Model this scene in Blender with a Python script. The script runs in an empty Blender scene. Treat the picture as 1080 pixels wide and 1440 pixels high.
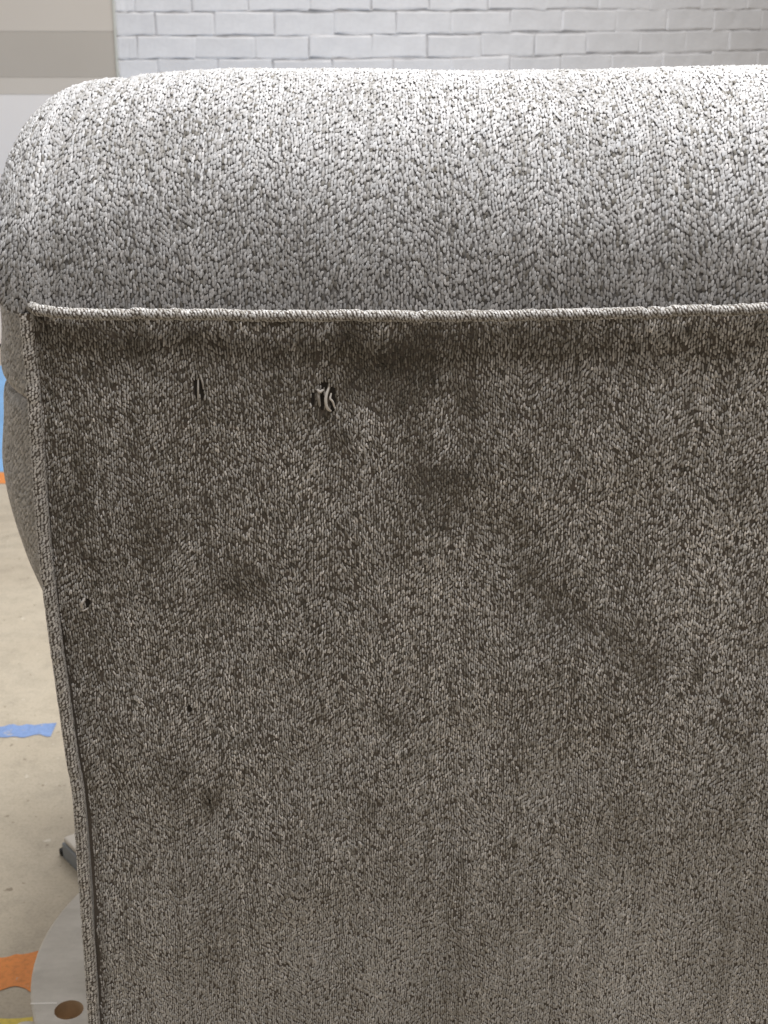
import bpy, bmesh, math, random
import numpy as np
from mathutils import Vector, Matrix

random.seed(7)
rng = np.random.default_rng(11)
scn = bpy.context.scene
R = math.radians

# ------------------------------------------------------------------ camera, light, exposure
CAM_Z, PITCH, FPX = 1.0, R(20.0), 2000.0
cam_d = bpy.data.cameras.new('camera')
cam_d.sensor_width = 36.0
cam_d.lens = 50.0
cam_d.clip_start = 0.02
cam_d.clip_end = 200
cam_d.dof.use_dof = True
cam_d.dof.focus_distance = 0.88
cam_d.dof.aperture_fstop = 24.0
cam = bpy.data.objects.new('camera', cam_d)
cam.location = (0, 0, CAM_Z)
cam.rotation_euler = (math.pi / 2 - PITCH, 0, 0)
scn.collection.objects.link(cam)
scn.camera = cam

world = bpy.data.worlds.new('World')
scn.world = world
world.use_nodes = True
bg = world.node_tree.nodes['Background']
bg.inputs[0].default_value = (1.0, .94, .87, 1)
bg.inputs[1].default_value = 0.17


def overhead_lamp(name, loc, sx, sy, power, col=(.985, .985, 1.0)):
    d = bpy.data.lights.new(name, 'AREA')
    d.shape = 'RECTANGLE'
    d.size, d.size_y = sx, sy
    d.energy = power
    d.color = col
    o = bpy.data.objects.new(name, d)
    o.location = loc
    scn.collection.objects.link(o)
    return o


overhead_lamp('unseen_overhead_light', (0.55, 1.30, 2.9), .9, .9, 88, (.945, .97, 1))
overhead_lamp('unseen_overhead_light', (0.30, 0.05, 2.9), 1.2, .5, 31)  # unseen, added so the near floor bounces light onto the panel
overhead_lamp('unseen_overhead_light', (-2.9, 1.9, 2.9), .5, 1.6, 27)  # unseen, added on the left to brighten the wing
overhead_lamp('unseen_overhead_light', (0.3, 3.0, 3.2), 2.6, 0.5, 48)  # unseen, added to brighten the far wall and white panel

vs = scn.view_settings
vs.view_transform = 'Standard'
vs.look = 'None'
vs.exposure = 0.10
vs.gamma = 1.0
vs.use_curve_mapping = False

# ------------------------------------------------------------------ helpers
C = scn.collection
cp, sp = math.cos(PITCH), math.sin(PITCH)


def ray(x, y):
    """direction of the sight line through a point measured in the 1080 x 1440 photograph"""
    u, v = (x - 540) / FPX, (y - 720) / FPX
    return np.array((u, cp - sp * v, -sp - cp * v))


def at_y(x, y, Y):
    d = ray(x, y)
    t = Y / d[1]
    return np.array((0, 0, CAM_Z)) + d * t


def at_z(x, y, Z):
    d = ray(x, y)
    t = (Z - CAM_Z) / d[2]
    return np.array((0, 0, CAM_Z)) + d * t


def tag(o, label=None, cat=None, group=None, kind=None):
    if label: o['label'] = label
    if cat: o['category'] = cat
    if group: o['group'] = group
    if kind: o['kind'] = kind
    return o


def link(name, me, mat=None, parent=None):
    o = bpy.data.objects.new(name, me)
    C.objects.link(o)
    if mat: me.materials.append(mat)
    if parent: o.parent = parent
    return o


def empty(name, loc=(0, 0, 0)):
    o = bpy.data.objects.new(name, None)
    o.empty_display_size = 0.1
    o.location = loc
    C.objects.link(o)
    return o


def mesh_from(name, V, F, smooth=True):
    me = bpy.data.meshes.new(name)
    me.from_pydata([tuple(map(float, v)) for v in V], [], [tuple(map(int, f)) for f in F])
    if smooth:
        me.polygons.foreach_set('use_smooth', [True] * len(me.polygons))
    me.update()
    return me


def grid_mesh(name, P, smooth=True, flip=False):
    """P: (n, m, 3) grid of points -> quads"""
    n, m, _ = P.shape
    V = P.reshape(-1, 3)
    I = np.arange(n * m).reshape(n, m)
    a, b, c, d = I[:-1, :-1], I[1:, :-1], I[1:, 1:], I[:-1, 1:]
    F = np.stack([a, b, c, d], -1).reshape(-1, 4)
    if flip: F = F[:, ::-1]
    return mesh_from(name, V, F, smooth)


def bm_obj(name, build, mat=None, parent=None, smooth=False):
    bm = bmesh.new()
    build(bm)
    bmesh.ops.recalc_face_normals(bm, faces=bm.faces)
    me = bpy.data.meshes.new(name)
    bm.to_mesh(me)
    bm.free()
    if smooth:
        me.polygons.foreach_set('use_smooth', [True] * len(me.polygons))
    return link(name, me, mat, parent)


def add_box(bm, lo, hi, bevel=0.0, seg=2):
    r = bmesh.ops.create_cube(bm, size=1)
    vs_ = r['verts']
    for v in vs_:
        v.co = Vector([lo[k] + (v.co[k] + .5) * (hi[k] - lo[k]) for k in range(3)])
    if bevel > 0:
        es = list({e for v in vs_ for e in v.link_edges})
        bmesh.ops.bevel(bm, geom=es, offset=bevel, segments=seg, profile=.5, affect='EDGES')


def tube_mesh(name, path, rad, seg=12, cap=True):
    path = np.asarray(path, float)
    n = len(path)
    T = np.gradient(path, axis=0)
    T /= np.linalg.norm(T, axis=1)[:, None]
    ref = np.array((0.13, -1, 0.21))
    B = np.cross(T, ref)
    B /= np.linalg.norm(B, axis=1)[:, None]
    N = np.cross(B, T)
    rad = np.broadcast_to(rad, (n,))
    a = np.linspace(0, 2 * np.pi, seg, endpoint=False)
    V = path[:, None] + rad[:, None, None] * (np.cos(a)[None, :, None] * N[:, None] + np.sin(a)[None, :, None] * B[:, None])
    V = V.reshape(-1, 3)
    F = []
    for i in range(n - 1):
        for j in range(seg):
            k = (j + 1) % seg
            F.append((i * seg + j, i * seg + k, (i + 1) * seg + k, (i + 1) * seg + j))
    if cap:
        F.append(tuple(range(seg)))
        F.append(tuple(range((n - 1) * seg, n * seg))[::-1])
    return mesh_from(name, V, F), T, N, B


class Noise:
    """smooth two-dimensional noise made of random waves"""
    def __init__(self, scale, n=28, seed=1):
        g = np.random.default_rng(seed)
        k = g.normal(size=(n, 2)) / scale * 2.2
        self.k, self.p = k, g.uniform(0, 6.283, n)
        self.a = math.sqrt(2.0 / n)

    def __call__(self, x, y):
        x, y = np.asarray(x), np.asarray(y)
        s = 0
        for (kx, ky), p in zip(self.k, self.p):
            s = s + np.sin(kx * x + ky * y + p)
        return s * self.a


# ------------------------------------------------------------------ materials
def nodes(name):
    m = bpy.data.materials.new(name)
    m.use_nodes = True
    nt = m.node_tree
    b = nt.nodes['Principled BSDF']
    return m, nt, b


def nd(nt, t, **kw):
    n = nt.nodes.new(t)
    for k, v in kw.items():
        if k in n.inputs: n.inputs[k].default_value = v
        else: setattr(n, k, v)
    return n


def mix_rgb(nt, fac, a, b, blend='MIX'):
    n = nt.nodes.new('ShaderNodeMix')
    n.data_type = 'RGBA'
    n.blend_type = blend
    for sock, val in ((n.inputs[0], fac), (n.inputs[6], a), (n.inputs[7], b)):
        if hasattr(val, 'is_output'): nt.links.new(val, sock)
        elif isinstance(val, tuple): sock.default_value = (*val, 1) if len(val) == 3 else val
        else: sock.default_value = val
    return n.outputs[2]


def ramp(nt, src, stops):
    n = nt.nodes.new('ShaderNodeValToRGB')
    el = n.color_ramp.elements
    while len(el) < len(stops): el.new(.5)
    for e, (p, c) in zip(el, stops):
        e.position = p
        e.color = (*c, 1) if isinstance(c, tuple) else (c, c, c, 1)
    nt.links.new(src, n.inputs[0])
    return n.outputs[0]


def noise_tex(nt, scale, detail=4, rough=.55, vec=None):
    n = nd(nt, 'ShaderNodeTexNoise', Scale=scale, Detail=detail, Roughness=rough)
    if vec is None:
        tc = nd(nt, 'ShaderNodeTexCoord')
        vec = tc.outputs['Object']
    nt.links.new(vec, n.inputs['Vector'])
    return n.outputs[0]


def bump(nt, b, h, strength, dist):
    n = nd(nt, 'ShaderNodeBump', Strength=strength, Distance=dist)
    nt.links.new(h, n.inputs['Height'])
    nt.links.new(n.outputs[0], b.inputs['Normal'])


def mat_chenille():
    m, nt, b = nodes('grey_chenille_yarn')
    at = nd(nt, 'ShaderNodeAttribute', attribute_name='shade')
    col = mix_rgb(nt, 1.0, (.60, .572, .543), at.outputs['Color'], 'MULTIPLY')
    nt.links.new(col, b.inputs['Base Color'])
    b.inputs['Roughness'].default_value = .85
    b.inputs['Specular IOR Level'].default_value = .12
    b.inputs['Sheen Weight'].default_value = .12
    b.inputs['Sheen Roughness'].default_value = .45
    # light passes through the fuzzy strands
    tr = nd(nt, 'ShaderNodeBsdfTranslucent')
    nt.links.new(col, tr.inputs[0])
    mx = nd(nt, 'ShaderNodeMixShader')
    mx.inputs[0].default_value = .12
    nt.links.new(b.outputs[0], mx.inputs[1])
    nt.links.new(tr.outputs[0], mx.inputs[2])
    nt.links.new(mx.outputs[0], nt.nodes['Material Output'].inputs[0])
    return m


def mat_plain(name, col, rough=.8, nscale=None, namt=.2, bumpd=0, spec=.3):
    m, nt, b = nodes(name)
    if nscale:
        f = noise_tex(nt, nscale)
        c = mix_rgb(nt, f, tuple(k * (1 - namt) for k in col), tuple(min(1, k * (1 + namt)) for k in col))
        nt.links.new(c, b.inputs['Base Color'])
        if bumpd: bump(nt, b, f, .6, bumpd)
    else:
        b.inputs['Base Color'].default_value = (*col, 1)
    b.inputs['Roughness'].default_value = rough
    b.inputs['Specular IOR Level'].default_value = spec
    return m


def mat_side_fabric():
    """the same cloth seen at a grazing angle: fine diagonal ribs"""
    m, nt, b = nodes('grey_chenille_cloth')
    tc = nd(nt, 'ShaderNodeTexCoord')
    mp = nd(nt, 'ShaderNodeMapping')
    nt.links.new(tc.outputs['Object'], mp.inputs[0])
    mp.inputs['Rotation'].default_value = (R(35), 0, 0)
    w = nd(nt, 'ShaderNodeTexWave', Scale=70.0, Distortion=3.0, Detail=3.0)
    w.bands_direction = 'Z'
    w.inputs['Detail Scale'].default_value = 4
    nt.links.new(mp.outputs[0], w.inputs[0])
    f = noise_tex(nt, 420, 2)
    f2 = noise_tex(nt, 25, 3)
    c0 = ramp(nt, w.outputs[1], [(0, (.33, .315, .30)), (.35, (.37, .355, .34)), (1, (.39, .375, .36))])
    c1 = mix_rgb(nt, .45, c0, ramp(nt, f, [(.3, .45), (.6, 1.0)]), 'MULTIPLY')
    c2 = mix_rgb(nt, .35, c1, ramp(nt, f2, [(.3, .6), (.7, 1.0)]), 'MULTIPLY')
    nt.links.new(c2, b.inputs['Base Color'])
    b.inputs['Roughness'].default_value = .9
    b.inputs['Specular IOR Level'].default_value = .2
    b.inputs['Sheen Weight'].default_value = .3
    add = nd(nt, 'ShaderNodeMath', operation='ADD')
    nt.links.new(w.outputs[1], add.inputs[0])
    nt.links.new(f, add.inputs[1])
    bump(nt, b, add.outputs[0], .4, .0007)
    return m


def mat_concrete():
    m, nt, b = nodes('tan_concrete')
    a = noise_tex(nt, 1.7, 6, .6)
    f = noise_tex(nt, 24, 6, .7)
    g = noise_tex(nt, 260, 3, .7)
    c = ramp(nt, a, [(.3, (.40, .335, .25)), (.5, (.46, .395, .30)), (.7, (.50, .435, .34))])
    c = mix_rgb(nt, .7, c, ramp(nt, f, [(.3, .72), (.55, 1.0)]), 'MULTIPLY')
    c = mix_rgb(nt, .7, c, ramp(nt, g, [(.3, .75), (.55, 1.0)]), 'MULTIPLY')
    sp_ = noise_tex(nt, 75, 2, .5)
    c = mix_rgb(nt, ramp(nt, sp_, [(.27, .8), (.31, 0.0)]), c, (.20, .16, .11))
    sp2 = noise_tex(nt, 58, 2, .5)
    c = mix_rgb(nt, ramp(nt, sp2, [(.70, 0.0), (.74, .7)]), c, (.62, .57, .48))
    nt.links.new(c, b.inputs['Base Color'])
    nt.links.new(ramp(nt, f, [(.3, .5), (.7, .34)]), b.inputs['Roughness'])
    b.inputs['Specular IOR Level'].default_value = .4
    bump(nt, b, g, .25, .001)
    return m


def mat_paint(name, col, wear=.5):
    """worn floor paint: specks of the concrete show through"""
    m, nt, b = nodes(name)
    f = noise_tex(nt, 60, 6, .75)
    g = noise_tex(nt, 7, 4, .6)
    c = mix_rgb(nt, ramp(nt, g, [(.35, 0.0), (.7, 1.0)]), col, tuple(min(1, k * 1.25 + .02) for k in col))
    c = mix_rgb(nt, ramp(nt, f, [(wear - .02, 1.0), (wear + .05, 0.0)]), c, (.44, .375, .285))
    h = noise_tex(nt, 170, 4, .7)
    c = mix_rgb(nt, .55, c, ramp(nt, h, [(.32, .6), (.55, 1.0)]), 'MULTIPLY')
    nt.links.new(c, b.inputs['Base Color'])
    b.inputs['Roughness'].default_value = .5
    return m


def mat_brick():
    m, nt, b = nodes('white_painted_brick')
    oi = nd(nt, 'ShaderNodeObjectInfo')
    tc = nd(nt, 'ShaderNodeTexCoord')
    f = noise_tex(nt, 13, 5, .6, tc.outputs['Object'])
    g = noise_tex(nt, 90, 4, .7, tc.outputs['Object'])
    c = ramp(nt, f, [(.3, (.66, .645, .645)), (.6, (.74, .725, .725))])
    c = mix_rgb(nt, .5, c, ramp(nt, oi.outputs['Random'], [(0, .9), (1, 1.0)]), 'MULTIPLY')
    c = mix_rgb(nt, .25, c, ramp(nt, g, [(.3, .75), (.5, 1.0)]), 'MULTIPLY')
    nt.links.new(c, b.inputs['Base Color'])
    b.inputs['Roughness'].default_value = .6
    bump(nt, b, g, .35, .003)
    return m


def mat_ply():
    m, nt, b = nodes('dusty_grey_plywood')
    tc = nd(nt, 'ShaderNodeTexCoord')
    mp = nd(nt, 'ShaderNodeMapping')
    mp.inputs['Scale'].default_value = (1, 2.5, 1)
    mp.inputs['Rotation'].default_value = (0, 0, .06)
    nt.links.new(tc.outputs['Object'], mp.inputs[0])
    f = noise_tex(nt, 14, 6, .65, mp.outputs[0])
    g = noise_tex(nt, 45, 5, .7)
    c = ramp(nt, f, [(.3, (.50, .46, .40)), (.55, (.60, .555, .49)), (.75, (.66, .61, .545))])
    c = mix_rgb(nt, .5, c, ramp(nt, g, [(.3, .78), (.55, 1.0)]), 'MULTIPLY')
    nt.links.new(c, b.inputs['Base Color'])
    b.inputs['Roughness'].default_value = .7
    bump(nt, b, f, .3, .002)
    return m


M_YARN = mat_chenille()
M_BACK = mat_plain('brown_ground_weave', (.13, .110, .093), .95, 900, .5)
M_SIDE = mat_side_fabric()
M_FLOOR = mat_concrete()
M_BRICK = mat_brick()
M_MORTAR = mat_plain('painted_mortar', (.46, .445, .445), .8, 26, .75, .002)
M_PLY = mat_ply()
M_PLYEDGE = mat_plain('raw_plywood_edge', (.62, .46, .30), .75, 40, .3)

# ------------------------------------------------------------------ setting: floor and painted marks
def sheet(name, outline, z, mat):
    me = bpy.data.meshes.new(name)
    me.from_pydata([(x, y, z) for x, y in outline], [], [tuple(range(len(outline)))])
    return link(name, me, mat)


tag(sheet('floor', [(-9, -6), (9, -6), (9, 8), (-9, 8)], 0, M_FLOOR), kind='structure')


def ragged_strip(x0, x1, y0, y1, tilt, amp, n, seed):
    g = np.random.default_rng(seed)
    xs = np.linspace(x0, x1, n)
    na, nb = Noise(.05, seed=seed + 40), Noise(.012, seed=seed + 60)
    n = max(n, int((x1 - x0) / .006))
    xs = np.linspace(x0, x1, n)
    lo = [(x, y0 + tilt * (x + .37) + amp * (.7 * na(x, 0.) + .35 * nb(x, 0.))) for x in xs]
    hi = [(x, y1 + tilt * (x + .37) + amp * (.7 * na(x, 3.) + .35 * nb(x, 3.))) for x in xs]
    return lo + hi[::-1]


def mark(name, outline, mat, label, cat='floor marking'):
    o = sheet(name, outline, .0008, mat)
    return tag(o, label, cat)


M_BLUE = mat_paint('pale_blue_floor_paint', (.17, .36, .62), .26)
M_BLUE2 = mat_paint('worn_blue_floor_paint', (.15, .23, .42), .38)
M_ORANGE = mat_paint('orange_floor_paint', (.62, .20, .03), .34)
M_YELLOW = mat_paint('yellow_floor_paint', (.62, .47, .06), .30)
yb0, yb1 = at_z(0, 664, 0)[1], at_z(0, 514, 0)[1]
yo0, yo1 = at_z(0, 680, 0)[1], yb0 - .004
mark('painted_band', ragged_strip(-2.6, .9, yb0, yb1, 0, .002, 40, 1), M_BLUE,
     'wide pale blue band painted across the far floor below the white panel')
mark('painted_band', ragged_strip(-2.6, .9, yo0, yo1, 0, .003, 40, 2), M_ORANGE,
     'thin far orange line along the near edge of the pale blue band')
a0, a1 = at_z(-30, 1030, 0), at_z(83, 1010, 0)
mark('painted_stroke', ragged_strip(-.75, a1[0], at_z(0, 1029, 0)[1], at_z(0, 1012, 0)[1], .08, .007, 34, 3), M_BLUE2,
     'narrow worn blue stroke painted on the bare floor left of the chair')
mark('painted_stripe', ragged_strip(-1.1, -.25, at_z(0, 1396, 0)[1], at_z(0, 1343, 0)[1], .10, .007, 60, 4), M_ORANGE,
     'wide near orange stripe on the floor beside the round plywood disc', 'floor marking')
mark('painted_stripe', ragged_strip(-1.1, -.25, at_z(0, 1490, 0)[1], at_z(0, 1431, 0)[1], .10, .003, 60, 5), M_YELLOW,
     'yellow stripe on the floor at the bottom corner, nearest the camera', 'floor marking')

# ------------------------------------------------------------------ setting: back wall of white bricks, beige partition on its left
WALL_Y = 4.2
XL = at_y(163, 60, WALL_Y)[0]


def wall_curve(x):
    """the brick wall runs straight, then bends away on the right"""
    k = max(0.0, x + .15)
    return WALL_Y + .33 * k ** 1.7


def wall_tan(x):
    h = .01
    d = Vector((2 * h, wall_curve(x + h) - wall_curve(x - h), 0)).normalized()
    return d


wall = empty('brick_wall', (0, WALL_Y, 0))
tag(wall, 'white painted brick wall behind the chair with thin grey joints', 'wall')
xs = np.linspace(XL, 2.9, 50)
Pm = np.array([[(x, wall_curve(x) + .0032 - WALL_Y, z) for z in (0, 2.6)] for x in xs])
link('mortar', grid_mesh('mortar', Pm), M_MORTAR, wall)
Pm2 = Pm.copy(); Pm2[:, :, 1] += .12
link('wall_core', grid_mesh('wall_core', Pm2), M_MORTAR, wall)

BW, BH, GAP = .164, .0625, .0024


def brick_mesh(L, H, seed):
    """slightly uneven block, front edge softened; origin at the middle of its front face"""
    g = random.Random(seed)
    nx, nz = 7, 3
    hl, hh = L / 2, H / 2
    V, F = [], []
    def jit(a): return g.uniform(-a, a)
    # face ring grid: outer ring pushed back (soft arris)
    xs_ = np.linspace(-hl, hl, nx)
    zs_ = np.linspace(-hh, hh, nz + 1)
    for i, x in enumerate(xs_):
        for j, z in enumerate(zs_):
            ex, ez = i in (0, nx - 1), j in (0, nz)
            xx = x + (jit(.003) if ex else jit(.004))
            zz = z + (jit(.003) if ez else jit(.003))
            if not ez and j in (1,): zz = -hh + .004 + jit(.001)
            if not ez and j in (2,): zz = hh - .004 + jit(.001)
            if i == 1: xx = -hl + .005 + jit(.001)
            if i == nx - 2: xx = hl - .005 + jit(.001)
            y = (.0016 if (ex or ez) else 0) + jit(.0008)
            V.append((xx, y, zz))
    m_ = nz + 1
    for i in range(nx - 1):
        for j in range(nz):
            F.append((i * m_ + j, (i + 1) * m_ + j, (i + 1) * m_ + j + 1, i * m_ + j + 1))
    # sides back to the mortar
    rim = [i * m_ for i in range(nx)] + [(nx - 1) * m_ + j for j in range(1, m_)] + \
          [i * m_ + nz for i in range(nx - 2, -1, -1)] + [j for j in range(nz - 1, 0, -1)]
    base = len(V)
    for r in rim: V.append((V[r][0], .014, V[r][2]))
    n = len(rim)
    for k in range(n):
        F.append((rim[k], base + k, base + (k + 1) % n, rim[(k + 1) % n]))
    return V, F


z_ref = at_y(165, 49, WALL_Y)[2]
restV, restF = [], []
cnt = 0
for row in range(-14, 27):
    zc = z_ref + BH / 2 + row * BH
    zoff = (row % 2) * .5
    x = XL + .004
    first = True
    # joints measured at x = 192, 278, 357 px for even courses, 219, 311 for odd ones
    xstart = at_y(192 if row % 2 else 219, 49, WALL_Y)[0]
    edges = [XL + .003]
    e = xstart
    while e < 2.75:
        edges.append(e)
        e += BW + random.uniform(-.010, .010)
    for k in range(len(edges) - 1):
        x0, x1 = edges[k], edges[k + 1]
        xm, L = (x0 + x1) / 2, x1 - x0 - GAP * random.uniform(.1, 1.6)
        d = wall_tan(xm)
        L = L / d.x + (1 / d.x - 1) * .010
        Vb, Fb = brick_mesh(L, BH - GAP * random.uniform(.2, 2.2), random.random())
        ang = math.atan2(d.y, d.x)
        mtx = Matrix.Translation((xm, wall_curve(xm) - WALL_Y + random.uniform(-.0016, .0016), zc + random.uniform(-.0018, .0018) + .003 * math.sin(2.3 * xm + row * .5))) @ \
            Matrix.Rotation(ang, 4, 'Z') @ Matrix.Rotation(random.uniform(-.016, .016), 4, 'Y')
        if -4 <= row <= 3 and xm < 1.75 and row >= -3:
            me = mesh_from('brick', Vb, Fb, False)
            o = link('brick', me, M_BRICK, wall)
            o.matrix_local = mtx
            cnt += 1
        else:
            b0 = len(restV)
            restV += [tuple(mtx @ Vector(v)) for v in Vb]
            restF += [tuple(b0 + i for i in f) for f in Fb]
tag(link('brickwork', mesh_from('brickwork', restV, restF, False), M_BRICK, wall), kind='stuff')

part = empty('partition', (XL - .6, WALL_Y, 0))
tag(part, 'beige partition with white lower panel at the far left beside the brick wall', 'partition')
M_BEIGE = mat_plain('beige_wall_paint', (.58, .52, .45), .7, 3, .06)
M_TAUPE = mat_plain('taupe_board', (.47, .42, .36), .6, 4, .06)
M_PALE = mat_plain('pale_beige_rail', (.60, .54, .47), .6, 4, .05)
M_WHITE = mat_plain('warm_white_panel', (.80, .75, .71), .55, 3, .04)


def zy(y): return at_y(80, y, WALL_Y)[2]


x0, x1 = -2.4, .6 - .004
W = WALL_Y
for nm, mt, za, zb, pr in (('upper_panel', M_BEIGE, zy(44), 2.6, .0), ('middle_board', M_TAUPE, zy(109), zy(44), .0006),
                           ('rail', M_PALE, zy(133), zy(109), .0), ('lower_panel', M_WHITE, .010, zy(133), .0006)):
    bm_obj(nm, lambda bm: add_box(bm, (x0, pr, za + .0003), (x1, .15, zb - .0003)), mt, part)
M_TRIM = mat_plain('pale_green_edge_strip', (.55, .54, .48), .6)
bm_obj('edge_strip', lambda bm: add_box(bm, (.5965, -.006, .0), (.603, .02, 2.6), .002), M_TRIM, part)
bm_obj('plinth_gap', lambda bm: add_box(bm, (x0, .02, 0), (x1, .14, .010)), mat_plain('black_gap', (.02, .02, .02)), part)

# ------------------------------------------------------------------ the armchair, seen from behind
chair = empty('armchair', (.17, 1.2, .0))
tag(chair, 'grey chenille armchair seen from behind, with snagged back panel and padded rolled top', 'armchair')
chair_off = np.array((.17, 1.2, 0.0))


def place(o):
    o.parent = chair
    o.location = tuple(-chair_off)
    return o


def sub(o, p):
    o.parent = p
    return o


# outline of the back panel's left edge, measured down the piping
EDGE = [(44, 445), (46, 470), (53.5, 535), (60, 602), (65, 700), (74, 791), (82, 858), (97, 958), (108, 1041), (115, 1080),
        (123, 1113), (129, 1192), (135, 1271), (138.5, 1350), (142.5, 1440)]
PY, LEAN, ZT, ZB = .85, .055, .819, .165


def panel_y0(z): return PY + LEAN * (ZT - z)


def at_panel(x, y):
    d = ray(x, y)
    # (t*dy) = PY + LEAN*(ZT-1-t*dz)
    t = (PY + LEAN * (ZT - CAM_Z)) / (d[1] + LEAN * d[2])
    return np.array((0, 0, CAM_Z)) + d * t


ep = np.array([at_panel(*p) for p in EDGE])
ez, ex = ep[::-1, 2], ep[::-1, 0]


def edge_l(z): return np.interp(z, np.concatenate([[ZB], ez]), np.concatenate([[ex[0]], ex]))


XC = .17


def edge_r(z): return 2 * XC - edge_l(z)


n_big, n_mid, n_sm = Noise(.16, seed=3), Noise(.05, seed=4), Noise(.018, seed=5)
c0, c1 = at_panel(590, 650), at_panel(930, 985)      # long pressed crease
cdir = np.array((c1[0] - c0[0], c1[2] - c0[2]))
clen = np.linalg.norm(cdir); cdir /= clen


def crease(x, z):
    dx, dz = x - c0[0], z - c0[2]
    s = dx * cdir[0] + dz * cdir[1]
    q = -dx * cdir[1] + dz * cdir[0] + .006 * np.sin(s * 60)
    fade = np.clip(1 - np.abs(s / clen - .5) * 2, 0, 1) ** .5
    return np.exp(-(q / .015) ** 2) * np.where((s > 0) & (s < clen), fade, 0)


def ztop(x):
    """height of the seam under the top pad"""
    return ZT - .0012 * np.exp(-((x - .02) / .1) ** 2) + .010 * np.clip(x - .06, 0, 1) ** 1.2


def panel_pt(x, z):
    y = panel_y0(z) + .0016 * n_big(x, z) + .0007 * n_mid(x, z) + .0022 * crease(x, z)
    fl = np.clip((x - edge_l(z)) / .02, 0, 1)
    y = y - .004 * (fl * (2 - fl)) + .004
    return np.stack([x, y, z], -1)


# blotches of crushed pile, with shade below the top seam painted in: (px x, px y, radius x, radius y, strength)
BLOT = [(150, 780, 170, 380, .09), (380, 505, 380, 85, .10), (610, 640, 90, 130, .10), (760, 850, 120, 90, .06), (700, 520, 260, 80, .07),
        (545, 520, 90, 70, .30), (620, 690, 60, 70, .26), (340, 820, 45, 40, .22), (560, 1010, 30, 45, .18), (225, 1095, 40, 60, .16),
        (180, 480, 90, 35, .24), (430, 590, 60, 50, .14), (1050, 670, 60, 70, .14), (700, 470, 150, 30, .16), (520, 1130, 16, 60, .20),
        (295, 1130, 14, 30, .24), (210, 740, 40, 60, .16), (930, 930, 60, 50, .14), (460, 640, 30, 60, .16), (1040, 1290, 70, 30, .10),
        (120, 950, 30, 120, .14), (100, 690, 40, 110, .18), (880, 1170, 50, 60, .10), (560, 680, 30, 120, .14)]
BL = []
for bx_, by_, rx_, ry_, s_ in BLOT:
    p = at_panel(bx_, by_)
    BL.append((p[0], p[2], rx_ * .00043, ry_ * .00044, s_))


def nap_and_shade(x, z):
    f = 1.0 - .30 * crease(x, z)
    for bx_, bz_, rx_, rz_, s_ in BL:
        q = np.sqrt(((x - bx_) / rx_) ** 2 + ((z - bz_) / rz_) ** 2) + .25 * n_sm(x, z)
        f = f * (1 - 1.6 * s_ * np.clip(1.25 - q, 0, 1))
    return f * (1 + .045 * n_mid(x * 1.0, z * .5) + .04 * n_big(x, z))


# ---- loops of yarn
NS, NR = 3, 2


def loop_template():
    a = np.linspace(0, 2 * np.pi, NS, endpoint=False)
    V = [(-1, 0, 0)]
    for k in range(NR):
        th = math.pi * (k + 1) / (NR + 1)
        cx, r = -math.cos(th), math.sin(th) ** .7
        for q in a: V.append((cx, r * math.cos(q), r * math.sin(q)))
    V.append((1, 0, 0))
    F = []
    for j in range(NS): F.append((0, 1 + (j + 1) % NS, 1 + j, -1))
    for k in range(NR - 1):
        for j in range(NS):
            b, c = 1 + k * NS, 1 + (k + 1) * NS
            F.append((b + j, b + (j + 1) % NS, c + (j + 1) % NS, c + j))
    e = len(V) - 1
    b = 1 + (NR - 1) * NS
    for j in range(NS): F.append((b + j, b + (j + 1) % NS, e, -1))
    return np.array(V, float), F


TV, TF = loop_template()


def yarn_mesh(name, P, Nn, Tn, L, Wd, H, bend, shade, soft=0.0):
    n = len(P)
    B = np.cross(Nn, Tn)
    tx, ty, tz = TV[:, 0], TV[:, 1], TV[:, 2]
    V = (P[:, None, :] + (L[:, None] * tx)[..., None] * Tn[:, None, :] + (Wd[:, None] * ty)[..., None] * B[:, None, :]
         + (H[:, None] * tz - bend[:, None] * tx ** 2)[..., None] * Nn[:, None, :])
    K = len(TV)
    V = V.reshape(-1, 3).astype(np.float32)
    off = np.arange(n, dtype=np.int64) * K
    tri = np.array([f[:3] for f in TF if f[3] == -1]); quad = np.array([f for f in TF if f[3] != -1])
    tl = (off[:, None, None] + tri).reshape(n, -1); ql = (off[:, None, None] + quad).reshape(n, -1)
    loops = np.concatenate([tl, ql], 1).reshape(-1).astype(np.int32)
    tot1 = np.concatenate([np.full(len(tri), 3), np.full(len(quad), 4)])
    tot = np.tile(tot1, n).astype(np.int32)
    start = np.concatenate([[0], np.cumsum(tot)[:-1]]).astype(np.int32)
    me = bpy.data.meshes.new(name)
    me.vertices.add(len(V)); me.vertices.foreach_set('co', V.ravel())
    me.loops.add(len(loops)); me.loops.foreach_set('vertex_index', loops)
    me.polygons.add(len(tot)); me.polygons.foreach_set('loop_start', start)
    me.polygons.foreach_set('use_smooth', np.ones(len(tot), bool))
    me.update(calc_edges=True)
    at = me.attributes.new('shade', 'FLOAT_COLOR', 'POINT')
    cc = np.ones((n, K, 4), np.float32)
    cc[..., :3] = np.asarray(shade, np.float32)[:, None, :]
    at.data.foreach_set('color', cc.ravel())
    if soft > 0:      # fuzzy strands shade more like the cloth they lie on than like hard beads
        g = ((tx / L[:, None])[..., None] * Tn[:, None, :] + (ty / Wd[:, None])[..., None] * B[:, None, :] + (tz / H[:, None])[..., None] * Nn[:, None, :])
        g /= np.linalg.norm(g, axis=-1)[..., None] + 1e-12
        g = g * (1 - soft) + Nn[:, None, :] * soft
        g /= np.linalg.norm(g, axis=-1)[..., None] + 1e-12
        me.normals_split_custom_set_from_vertices(g.reshape(-1, 3).astype(np.float32))
    return me


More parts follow.
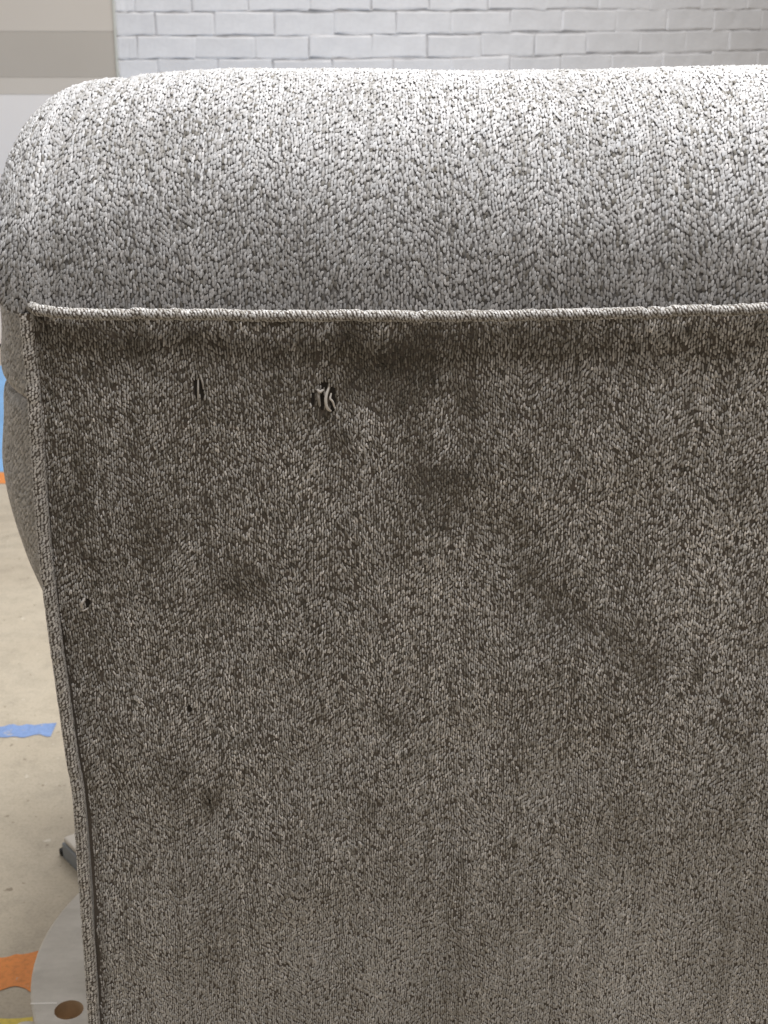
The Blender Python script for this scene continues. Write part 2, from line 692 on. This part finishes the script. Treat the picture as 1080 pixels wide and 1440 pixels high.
def frames(fn, a, b, h=.0015):
    P = fn(a, b)
    Ta = fn(a + h, b) - fn(a - h, b)
    Tb = fn(a, b + h) - fn(a, b - h)
    Ta /= np.linalg.norm(Ta, axis=-1)[..., None] + 1e-12
    Tb /= np.linalg.norm(Tb, axis=-1)[..., None] + 1e-12
    Nn = np.cross(Ta, Tb)
    Nn /= np.linalg.norm(Nn, axis=-1)[..., None] + 1e-12
    Tb = np.cross(Nn, Ta)
    return P, Ta, Tb, Nn


HG = np.random.default_rng(77)
_off, _dir, _d = [0.0], [1.0], 1.0
while len(_off) < 1600:
    for _ in range(HG.integers(9, 34)):
        _off.append(_off[-1] + _d * .36 + .07 * HG.normal()); _dir.append(_d)
    _d = -_d
_off, _dir = np.array(_off), np.array(_dir)


def herring(i, K=13):
    """stagger of each column: the rows climb for some columns, then fall, as in a herringbone"""
    return _off[i], _dir[i]


# slits where loops are torn out: px centre, px half sizes
SLITS = [(277, 543, 4.0, 20), (284.5, 545, 3.6, 19), (453, 563, 5, 16), (457, 540, 7, 8), (468, 560, 5.5, 22), (440, 560, 3, 12), (124, 848, 4.5, 9), (267, 996, 4.5, 6), (263, 1005, 3, 4), (295, 1128, 3, 6)]
SL = []
for x_, y_, rx_, ry_ in SLITS:
    p = at_panel(x_, y_)
    SL.append((p[0], p[2], rx_ * .00036, ry_ * .00038))

PXW, PZW = .00160, .0029


def tint(n, base):
    t = np.repeat(base[:, None], 3, 1)
    w = rng.normal(0, .008, n)
    t[:, 0] *= 1 + w; t[:, 2] *= 1 - w
    dk = np.clip(.95 - base, 0, .6)              # the darker strands are brown
    t[:, 1] *= 1 - .10 * dk; t[:, 2] *= 1 - .30 * dk
    return t


# --- back panel
back = link('back_panel', grid_mesh('back_panel', np.array([[panel_pt(np.array(edge_l(z) + s * (edge_r(z) - edge_l(z))), np.array(z)) for s in np.linspace(-.006, 1.006, 90)]
            for z in np.linspace(ZB, ZT - .001, 80)])), M_BACK)
place(back)
width = float(edge_r(.6) - edge_l(.6))
ncol, nrow = int(width / PXW), int((ZT - ZB) / PZW)
I, J = np.meshgrid(np.arange(ncol), np.arange(nrow), indexing='ij')
I, J = I.ravel(), J.ravel()
hoff, hdir = herring(I)
z = ZB + (J + .5) * PZW + np.mod(hoff, 1.0) * PZW
z = z + PZW * (.14 * rng.normal(size=len(z)))
fr = (I + .5) / ncol
x = edge_l(z) + fr * (edge_r(z) - edge_l(z))
x = x + PXW * (.12 * rng.normal(size=len(z)) + .30 * n_sm(I * PXW, J * PZW))
zt_ = ztop(x)
keep = (z < zt_ - .002) & (rng.random(len(z)) > .06 - .035 * np.clip((.56 - z) / .26, 0, 1))
for sx_, sz_, srx, srz in SL:
    keep &= (((x - sx_) / srx) ** 2 + ((z - sz_) / srz) ** 2) > 1
I, J, x, z, hdir = I[keep], J[keep], x[keep], z[keep], hdir[keep]
P, Ta, Tb, Nn = frames(panel_pt, x, z)
n = len(P)
lean = R(4) * hdir + R(9) * rng.normal(size=n) + R(3) * n_sm(x, z)
T = Tb * np.cos(lean)[:, None] + Ta * np.sin(lean)[:, None]
colvar = 1 + .07 * rng.normal(size=ncol)[I]
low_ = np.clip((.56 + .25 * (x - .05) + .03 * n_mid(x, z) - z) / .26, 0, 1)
sh = nap_and_shade(x, z) * colvar * (1 + (.32 - .21 * low_) * rng.normal(size=n))
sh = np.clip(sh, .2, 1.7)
low = np.clip((.56 + .25 * (x - .05) + .03 * n_mid(x, z) - z) / .26, 0, 1)            # the pile lies flatter and denser low on the panel
L = PZW * (.64 + .10 * rng.normal(size=n) + .05 * low)
Wd = PXW * (.48 + .07 * rng.normal(size=n) + .09 * low)
H = .0008 * (1 + .2 * rng.normal(size=n)) * (1 - .3 * low)
P = P + Nn * (.0007 + .0003 * rng.normal(size=n))[:, None]
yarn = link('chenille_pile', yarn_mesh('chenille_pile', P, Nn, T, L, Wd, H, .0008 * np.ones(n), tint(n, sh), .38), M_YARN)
tag(sub(yarn, back), kind='stuff')


M_PIT = mat_plain('black_lining', (.03, .025, .021), .95)
for sx_, sz_, srx, srz in SL:
    a_ = np.linspace(0, 2 * np.pi, 14, endpoint=False)
    ring = [panel_pt(np.array(sx_ + srx * 1.02 * math.cos(t)), np.array(sz_ + srz * 1.02 * math.sin(t))) - (0, .0004, 0) for t in a_]
    mid = panel_pt(np.array(sx_), np.array(sz_)) + (0, -.0002, 0)
    o = link('snag_hole', mesh_from('snag_hole', ring + [mid], [(k, (k + 1) % 14, 14) for k in range(14)]), M_PIT)
    sub(o, back)


# --- pulled threads in the snags
def thread(pts, r, shade=1.2):
    pts = np.array(pts, float)
    t = np.linspace(0, 1, len(pts)); q = np.linspace(0, 1, 14)
    pp = np.stack([np.interp(q, t, pts[:, k]) for k in range(3)], 1)
    for _ in range(2): pp[1:-1] = .25 * pp[:-2] + .5 * pp[1:-1] + .25 * pp[2:]
    W3 = np.array([panel_pt(*at_panel(p[0], p[1])[[0, 2]]) for p in pp])
    W3[:, 1] -= .0006 + pp[:, 2]
    rad = r * (.55 + .45 * np.sin(np.linspace(.25, math.pi - .25, 14)))
    me, *_ = tube_mesh('pulled_thread', W3, rad, 8)
    at = me.attributes.new('shade', 'FLOAT_COLOR', 'POINT')
    at.data.foreach_set('color', np.tile([shade * 1.03, shade, shade * .97, 1], len(me.vertices)))
    o = link('pulled_thread', me, M_YARN)
    return sub(o, back)


thread([(463, 543, .0), (459, 553, .003), (458, 563, .0036), (461, 573, .003), (465, 577, 0)], .0010, 1.25)
thread([(449, 545, 0), (448, 556, .002), (450, 570, .0)], .0010, .8)
thread([(446, 546, .001), (450, 549, .0026), (455, 547, .0006)], .0009, 1.15)
thread([(466, 552, 0), (464, 559, .0022), (468, 562, .002), (471, 573, .0005)], .0007, 1.3)
thread([(436, 566, 0), (438, 570, .002), (434, 573, 0)], .0006, 1.0)
thread([(279.5, 530, 0), (280, 545, .0016), (279.5, 561, 0)], .0006, 1.0)
thread([(282, 524, 0), (286, 534, .0012), (287, 545, 0)], .0006, .9)
thread([(116, 855, 0), (115, 849, .0022), (118, 843, .003), (120, 840, 0)], .0009, 1.15)
thread([(113, 856, 0), (118, 857, .0018), (124, 855, 0)], .0006, 1.1)

# --- padded top
PXL = at_y(-34, 260, .86)[0]
PXR = 2 * XC - PXL
CORE = np.array((1.0, .872))
RX = .062
ZPB = ZT + .001


def pad_profile(q):
    """q 0 at the seam under the pad (towards the camera), 1 over the top and down the far side"""
    th = (q * 1.16) * math.pi          # angle round the roll
    n_ = 2.08
    c, s = np.cos(th), np.sin(th)
    yy = 1.0 - .152 * np.sign(c) * np.abs(c) ** (2 / n_)
    zz = .8165 + .1345 * np.sign(s) * np.abs(s) ** (2 / n_)
    return yy, zz


n_pad = Noise(.13, seed=9); n_pad2 = Noise(.045, seed=10)
QA = np.linspace(0, 1, 400)
_y, _z = pad_profile(QA)
_arc = np.concatenate([[0], np.cumsum(np.hypot(np.diff(_y), np.diff(_z)))])
ARC = _arc[-1]


def pad_pt(x, s):
    """x across, s = arc length from the seam"""
    q = np.interp(s, _arc, QA)
    yy, zz = pad_profile(q)
    e = np.ones_like(x)
    dl = np.clip((PXL + RX - x) / RX, 0, 1)
    dr = np.clip((x - (PXR - RX)) / RX, 0, 1)
    d = np.maximum(dl, dr)
    e = (1 - d ** 2.9) ** (1 / 4.2)
    wl = np.clip((CORE[1] - zz) / .03 + .3, 0, 1)
    e = e * (1 - wl) + wl * np.maximum(e, (1 - d ** 6) ** (1 / 4))
    up = np.clip((zz - .82) / .1, 0, 1)
    wob = (.0010 * n_pad(x, s) + .0005 * n_pad2(x, s)) * np.clip(s / .05, 0, 1)
    Y = CORE[0] + (yy - CORE[0]) * (.62 + .38 * e)
    Z = CORE[1] + (zz - CORE[1]) * e
    Z = Z + wob * up + .0105 * np.clip(x - .06, 0, 1) ** 1.2
    Z = Z - up * (-.0002 + .0115 * np.clip((-.09 - x) / .13, 0, 1) ** 1.3 + .0022 * np.exp(-((x - .01) / .05) ** 2))
    Y = Y - wob * (1 - up)
    # dip of the end-cap seam
    sx = PXL + .026 + .042 * np.clip((s - .06) / .14, 0, 1) ** 1.3
    g = np.exp(-((x - sx) / .0050) ** 2) * np.clip((s - .06) / .05, 0, 1)
    Y = Y + .0038 * g
    Z = Z - .0018 * g
    return np.stack([x, Y, Z], -1)


xs = np.concatenate([PXL + RX * (1 - np.cos(np.linspace(0, math.pi / 2, 22))) , np.linspace(PXL + RX, PXR - RX, 70)[1:-1],
                     PXR - RX * (1 - np.cos(np.linspace(math.pi / 2, 0, 22)))])
ss = np.linspace(0, ARC, 70)
XX, SS = np.meshgrid(xs, ss, indexing='ij')


def pad_ground(a, b):
    """the ground weave lies just under the pile"""
    P_ = pad_pt(a, b)
    c_ = np.stack([np.clip(a, PXL + .03, PXR - .03), np.full_like(a, CORE[0]), np.full_like(a, CORE[1])], -1)
    d_ = c_ - P_
    return P_ + .0009 * d_ / (np.linalg.norm(d_, axis=-1)[..., None] + 1e-9)


pad = link('top_pad', grid_mesh('top_pad', pad_ground(XX, SS), flip=True), mat_plain('grey_ground_weave', (.24, .226, .216), .95, 900, .4))
place(pad)
pxw, psw = .0018, .0032
ncol, nrow = int((PXR - PXL) / pxw), int(ARC * .68 / psw)
# columns crowd towards the rounded ends so that the cloth wraps round them evenly
tt = (np.arange(ncol * 1.12) + .5) / (ncol * 1.12)
gx = np.linspace(0, 1, 3000)
xx = PXL + (PXR - PXL) * gx
ee = pad_pt(xx, np.full_like(xx, .11))
al = np.concatenate([[0], np.cumsum(np.linalg.norm(np.diff(ee, axis=0), axis=1))])
cols = np.interp(np.arange(0, al[-1], pxw), al, xx)
ncol = len(cols)
I, J = np.meshgrid(np.arange(ncol), np.arange(nrow), indexing='ij')
I, J = I.ravel(), J.ravel()
hoff, hdir = herring(I, 15)
s = (J + .3) * psw + np.mod(hoff, 1) * psw + psw * .14 * rng.normal(size=len(I))
x = cols[I] + pxw * (.15 * rng.normal(size=len(I)) + .35 * n_sm(I * pxw, J * psw))
x = np.clip(x, PXL + .0002, PXR - .0002)
keep = rng.random(len(x)) > .035
I, J, x, s, hdir = I[keep], J[keep], x[keep], s[keep], hdir[keep]
P, Ta, Tb, Nn = frames(pad_pt, x, s, .0012)
n = len(P)
lean = R(4) * hdir + R(10) * rng.normal(size=n)
T = Tb * np.cos(lean)[:, None] + Ta * np.sin(lean)[:, None]
colvar = 1 + .08 * rng.normal(size=ncol)[I]
sh = np.clip(colvar * (1 + .14 * rng.normal(size=n)) * (1 + .05 * n_pad2(x, s)) * np.where(rng.random(n) < .05, .45, 1), .25, 1.7)
L = psw * (.64 + .10 * rng.normal(size=n)); Wd = pxw * (.60 + .08 * rng.normal(size=n)); H = .0007 * (1 + .2 * rng.normal(size=n))
P = P + Nn * (.0007 + .0003 * rng.normal(size=n))[:, None]
yarn = link('chenille_pile', yarn_mesh('chenille_pile', P, Nn, T, L, Wd, H, .0006 * np.ones(n), .80 * tint(n, sh) * (.985, 1.0, 1.03), .62), M_YARN)
tag(sub(yarn, pad), kind='stuff')


# --- piping: a cord wrapped in the same yarn
def smooth_path(pts, step):
    pts = np.array(pts, float)
    d = np.concatenate([[0], np.cumsum(np.linalg.norm(np.diff(pts, axis=0), axis=1))])
    m = max(8, int(d[-1] / step))
    q = np.linspace(0, d[-1], m)
    pp = np.stack([np.interp(q, d, pts[:, k]) for k in range(3)], 1)
    for _ in range(14): pp[1:-1] = .25 * pp[:-2] + .5 * pp[1:-1] + .25 * pp[2:]
    return pp


def piping(pts, rad, pitch, around, tilt, flat, shade0, soft=.5):
    path = smooth_path(pts, .004)
    path[:, 1:] += .0004 * rng.normal(size=(len(path), 2))
    me, T, N, B = tube_mesh('piping', path, rad * .86, 10)
    o = link('piping', me, M_BACK)
    place(o)
    d = np.concatenate([[0], np.cumsum(np.linalg.norm(np.diff(path, axis=0), axis=1))])
    m = int(d[-1] / pitch)
    I, J = np.meshgrid(np.arange(m), np.arange(around), indexing='ij')
    I, J = I.ravel(), J.ravel()
    q = (I + .5 + .5 * (J % 2)) * pitch + pitch * .15 * rng.normal(size=len(I))
    a = (J + .15 * rng.normal(size=len(I))) * 2 * np.pi / around
    f = lambda A: np.stack([np.interp(q, d, A[:, k]) for k in range(3)], 1)
    Pq, Tq, Nq, Bq = f(path), f(T), f(N), f(B)
    nr = np.cos(a)[:, None] * Nq + np.sin(a)[:, None] * Bq
    ci = -np.sin(a)[:, None] * Nq + np.cos(a)[:, None] * Bq
    tl = tilt + .22 * rng.normal(size=len(I))
    Td = ci * np.cos(tl)[:, None] + Tq * np.sin(tl)[:, None]
    n = len(I)
    L = 2 * math.pi * rad / around * (.60 + .06 * rng.normal(size=n))
    Wd = pitch * (.47 + .05 * rng.normal(size=n))
    Hh = .0009 * flat * np.ones(n)
    sh = np.clip(shade0 * (1 + .16 * rng.normal(size=n)), .3, 1.7)
    me = yarn_mesh('chenille_pile', Pq + nr * (rad * .88), nr, Td, L, Wd, Hh, .0006 * np.ones(n), tint(n, sh), soft)
    y = link('chenille_pile', me, M_YARN)
    tag(sub(y, o), kind='stuff')
    return o


WY = .8405
top_pts = [(27, 404, .885), (29, 414, .868), (36, 428, .852), (50, 438, WY), (80, 441.5, WY), (150, 442, WY), (300, 442.5, WY), (450, 444, WY), (600, 445, WY),
           (700, 444.5, WY), (800, 442, WY), (900, 440, WY), (1000, 437, WY), (1080, 433.5, WY)]
tp = [at_y(*p) for p in top_pts]
last = tp[-1]
for xx_ in np.linspace(last[0] + .05, edge_r(.81) - .01, 6): tp.append(np.array((xx_, WY, float(ztop(np.array(xx_))) + .002)))
tp.append(np.array((edge_r(.81) + .004, .86, .835))); tp.append(np.array((edge_r(.81) + .006, .885, .845)))
piping(tp, .0037, .0020, 10, .35, .6, .86)

vpx = [(37, 440), (38.5, 455), (46, 535), (51.5, 602), (57, 700), (65, 791), (73, 858), (86.5, 958), (98, 1041), (104, 1080), (111, 1113), (115.5, 1192),
       (121, 1271), (127, 1350), (132, 1440)]
vp = [at_panel(*p) for p in vpx]
vp.append(np.array((vp[-1][0], panel_y0(ZB), ZB)))
piping(vp, .0051, .0020, 12, 1.15, .35, 1.14, .75)
vpr = [np.array((2 * XC - p[0], p[1], p[2])) for p in vp]
piping(vpr, .0051, .0020, 12, -1.15, .35, 1.14, .75)

# --- the cloth turning the corner behind the piping
for mir in (False, True):
    zz = np.linspace(ZB, .835, 70)
    G = np.zeros((70, 9, 3))
    for k, f in enumerate(np.linspace(0, 1, 9)):
        G[:, k, 0] = edge_l(zz) - .003 + f * (-.188 - edge_l(zz) + .003) * .8
        G[:, k, 1] = panel_y0(zz) + .003 + f * .06
        G[:, k, 2] = zz
    if mir: G[..., 0] = 2 * XC - G[..., 0]
    place(link('side_return', grid_mesh('side_return', G, flip=mir), M_SIDE))

# --- outside of the wing and of the rolled arm (left one shows past the piping; the right one mirrors it)
WING = [(30, 300), (12, 318), (6, 334), (7, 352), (8, 380), (10, 424), (13, 487), (16.5, 503), (24, 513), (44, 522)]
ARM = [(44, 508), (26, 514), (18, 523), (15, 540), (13.5, 580), (13, 624), (15.5, 655), (19, 680), (26, 708), (42, 750), (60, 782), (80, 812), (112, 860)]
YS = 1.0


def side_surface(name, sil, y_end, front, mirror):
    pts = np.array([at_y(px_, py_, YS) for px_, py_ in sil])
    d = np.linspace(0, 1, len(pts)); q = np.linspace(0, 1, 60)
    X = np.interp(q, d, pts[:, 0]); Zz = np.interp(q, d, pts[:, 2])
    for _ in range(2):
        X[1:-1] = .25 * X[:-2] + .5 * X[1:-1] + .25 * X[2:]
        Zz[1:-1] = .25 * Zz[:-2] + .5 * Zz[1:-1] + .25 * Zz[2:]
    Yg = np.concatenate([np.linspace(.868, YS, 22), np.linspace(YS, y_end, 24)[1:], np.linspace(y_end, y_end + .05, 8)[1:]])
    G = np.zeros((len(Yg), 60, 3))
    zc = .5 * (Zz[0] + Zz[-1])
    for i, yy in enumerate(Yg):
        if yy < YS: f = math.sin(.5 * math.pi * (yy - .868) / (YS - .868)) ** .8
        elif yy > y_end: f = math.sqrt(max(0, 1 - ((yy - y_end) / .05) ** 2))
        else: f = 1
        xin = -.200 + 0 * X
        xo = xin + (X - xin) * f
        xo = np.minimum(xo, -.19)
        G[i, :, 0] = xo + .0012 * n_mid(np.full(60, yy) * .6, Zz)
        G[i, :, 1] = yy
        G[i, :, 2] = zc + (Zz - zc) * (.9 + .1 * f)
    if mirror: G[..., 0] = 2 * XC - G[..., 0]
    o = link(name, grid_mesh(name, G, flip=mirror), M_SIDE)
    # yarn on the part next to the back panel
    gi = np.linspace(0, 1, 60)
    arc = np.concatenate([[0], np.cumsum(np.hypot(np.diff(X), np.diff(Zz)))])
    def fn(a, b):
        y_ = np.clip(a, Yg[0], Yg[-1]); r = np.interp(np.clip(b, 0, arc[-1]), arc, np.arange(60.0))
        i = np.clip(np.searchsorted(Yg, y_) - 1, 0, len(Yg) - 2); j = np.clip(r.astype(int), 0, 58)
        u = ((y_ - Yg[i]) / (Yg[i + 1] - Yg[i]))[:, None]; v = (r - j)[:, None]
        return G[i, j] * (1 - u) * (1 - v) + G[i + 1, j] * u * (1 - v) + G[i, j + 1] * (1 - u) * v + G[i + 1, j + 1] * u * v
    yw, zw = .0022, .0036
    I, J = np.meshgrid(np.arange(int((1.22 - Yg[0]) / yw)), np.arange(int(arc[-1] / zw)), indexing='ij')
    I, J = I.ravel(), J.ravel()
    hoff, hdir = herring(I)
    a = Yg[0] + .002 + I * yw + yw * .14 * rng.normal(size=len(I))
    b = (J + .3 + np.mod(hoff, 1)) * zw + zw * .14 * rng.normal(size=len(I))
    P, Ta, Tb, Nn = frames(fn, a, b, .0025)
    if (Nn[:, 0].mean() > 0) != mirror: Nn = -Nn
    n = len(P)
    ln = R(25) + R(12) * rng.normal(size=n)
    T = Tb * np.cos(ln)[:, None] + Ta * np.sin(ln)[:, None]
    sh = np.clip(.95 * (1 + .16 * rng.normal(size=n)), .3, 1.5)
    me = yarn_mesh('chenille_pile', P + Nn * .0004, Nn, T, zw * .62 * np.ones(n), yw * .56 * np.ones(n), .0007 * np.ones(n), .0006 * np.ones(n), tint(n, sh), .6)
    tag(sub(link('chenille_pile', me, M_YARN), o), kind='stuff')
    return place(o)


for mir in (False, True):
    side_surface('wing', WING, 1.16, 0, mir)
    side_surface('rolled_arm', ARM, 1.58, 0, mir)
    xa, xb = ((-.198, -.05) if not mir else (2 * XC + .05, 2 * XC + .198))
    place(bm_obj('arm_body', lambda bm: add_box(bm, (xa, .915, .17), (xb, 1.60, .745), .02, 3), M_SIDE, smooth=False))
place(bm_obj('back_body', lambda bm: add_box(bm, (-.19, .915, .17), (2 * XC + .19, 1.11, .84), .02, 3), M_SIDE))
place(bm_obj('seat_base', lambda bm: add_box(bm, (-.06, 1.08, .17), (2 * XC + .06, 1.58, .38), .015, 3), M_SIDE))
place(bm_obj('seat_cushion', lambda bm: add_box(bm, (-.045, 1.10, .385), (2 * XC + .045, 1.61, .53), .045, 5), M_SIDE, smooth=True))
M_LEG = mat_plain('dark_wood_foot', (.06, .04, .03), .5)
for fx in (-.12, 2 * XC + .12):
    for fy in (1.04, 1.32):
        def foot(bm):
            r = bmesh.ops.create_cone(bm, cap_ends=True, segments=20, radius1=.022, radius2=.03, depth=.049)
            bmesh.ops.translate(bm, verts=r['verts'], vec=(fx, fy, .1455))
        place(bm_obj('foot', foot, M_LEG))

# ------------------------------------------------------------------ plywood discs under the chair
HOLE = at_z(97, 1420, .12)


def disc_mesh(cx, cy, r, z0, z1, hole, hr, bm):
    n = 96
    outer = [(cx + r * math.cos(t), cy + r * math.sin(t)) for t in np.linspace(0, 2 * math.pi, n, endpoint=False)]
    top_o = [bm.verts.new((x_, y_, z1 - .002)) for x_, y_ in outer]
    top_i = [bm.verts.new((cx + (x_ - cx) * (1 - .002 / r), cy + (y_ - cy) * (1 - .002 / r), z1)) for x_, y_ in outer]
    bot_o = [bm.verts.new((x_, y_, z0)) for x_, y_ in outer]
    for k in range(n):
        j = (k + 1) % n
        bm.faces.new((top_o[k], top_o[j], top_i[j], top_i[k]))
        bm.faces.new((bot_o[k], bot_o[j], top_o[j], top_o[k]))
    hn = 32
    hv = [(hole[0] + hr * math.cos(t), hole[1] + hr * math.sin(t)) for t in np.linspace(0, 2 * math.pi, hn, endpoint=False)]
    ht = [bm.verts.new((x_, y_, z1)) for x_, y_ in hv]
    hb = [bm.verts.new((x_, y_, z0)) for x_, y_ in hv]
    wall_f = []
    for k in range(hn):
        j = (k + 1) % hn
        f = bm.faces.new((ht[k], ht[j], hb[j], hb[k]))
        f.material_index = 1
    es = [bm.edges.get((top_i[k], top_i[(k + 1) % n])) for k in range(n)] + [bm.edges.get((ht[k], ht[(k + 1) % hn])) for k in range(hn)]
    bmesh.ops.triangle_fill(bm, edges=es, use_beauty=True)


for k, (cx, hx, lab) in enumerate(((-.085, HOLE[0], 'round dusty plywood disc with a finger hole under the chair corner'),
                                   (2 * XC + .085, 2 * XC - HOLE[0], 'round dusty plywood disc under the far right corner of the chair'))):
    t = empty('plywood_disc', (cx, 1.16, .10))
    tag(t, lab, 'plywood disc')
    o = bm_obj('board', lambda bm: disc_mesh(0, 0, .254, 0, .020, (hx - cx, HOLE[1] - 1.16), .0133, bm), M_PLY, t)
    o.data.materials.append(M_PLYEDGE)
    b2 = bm_obj('hole_bottom', lambda bm: add_box(bm, (hx - cx - .02, HOLE[1] - 1.16 - .02, -.004), (hx - cx + .02, HOLE[1] - 1.16 + .02, -.001)), M_PLYEDGE, t)
    if k == 0:
        q0, q1 = at_z(43, 1411.5, .12), at_z(80, 1410.5, .12)
        me = bpy.data.meshes.new('scratch')
        c_ = np.array((cx, 1.16, .10))
        me.from_pydata([tuple(np.array(v) - c_) for v in ((q0[0], q0[1] - .0009, .1202), (q1[0], q1[1] - .0011, .1202), (q1[0], q1[1] + .0008, .1202), (q0[0], q0[1] + .0012, .1202))],
                       [], [(0, 1, 2, 3)])
        link('scratch', me, mat_plain('pale_scratch', (.85, .81, .75), .8), t)
rl = empty('support_board', (.17, .96, 0))
tag(rl, 'long pale board crossing under the near side of the plywood disc', 'board')
bl = at_z(25, 1427, .095)
bm_obj('board', lambda bm: add_box(bm, (bl[0] - .17 - .004, -.10, .072), (.51, bl[1] - .96, .094), .012, 4), M_PLY, rl)
for bx_ in (-.40, .40):
    bm_obj('batten', lambda bm: add_box(bm, (bx_ - .04, -.09, 0), (bx_ + .04, .07, .0718), .004), M_PLY, rl)
for bx_ in (-.085, 2 * XC + .085):
    o = bm_obj('wood_block', lambda bm: add_box(bm, (-.07, -.045, 0), (.07, .045, .0955), .004), M_PLY)
    o.location = (bx_, 1.30, 0)
    tag(o, 'plain wooden block carrying the back of the %s plywood disc' % ('left' if bx_ < 0 else 'right'), 'block')

# ------------------------------------------------------------------ small metal piece showing beside the piping, behind the disc
M_STEEL = mat_plain('dull_grey_steel', (.22, .235, .25), .45, 50, .15, spec=.5)
M_CREAM = mat_plain('cream_cap', (.62, .57, .50), .6, 50, .1)
M_BLACK = mat_plain('black_rubber', (.02, .02, .02), .6)
mp_ = at_z(85, 1203, .0)
br = empty('metal_bracket', (mp_[0], mp_[1], 0))
tag(br, 'small grey metal bracket with cream top on the floor behind the plywood disc', 'bracket')
br.rotation_euler = (0, 0, R(-52))
bm_obj('bracket_body', lambda bm: add_box(bm, (.006, .0, .0), (.12, .09, .022), .002), M_STEEL, br)
bm_obj('cap', lambda bm: add_box(bm, (.008, .002, .0222), (.118, .088, .030), .003, 3), M_CREAM, br)
bm_obj('rubber_tip', lambda bm: add_box(bm, (-.002, -.001, .001), (.0055, .008, .010), .002), M_BLACK, br)
print("bricks", cnt, "tris", sum(len(p.vertices) - 2 for o in C.objects if o.type == "MESH" for p in o.data.polygons))
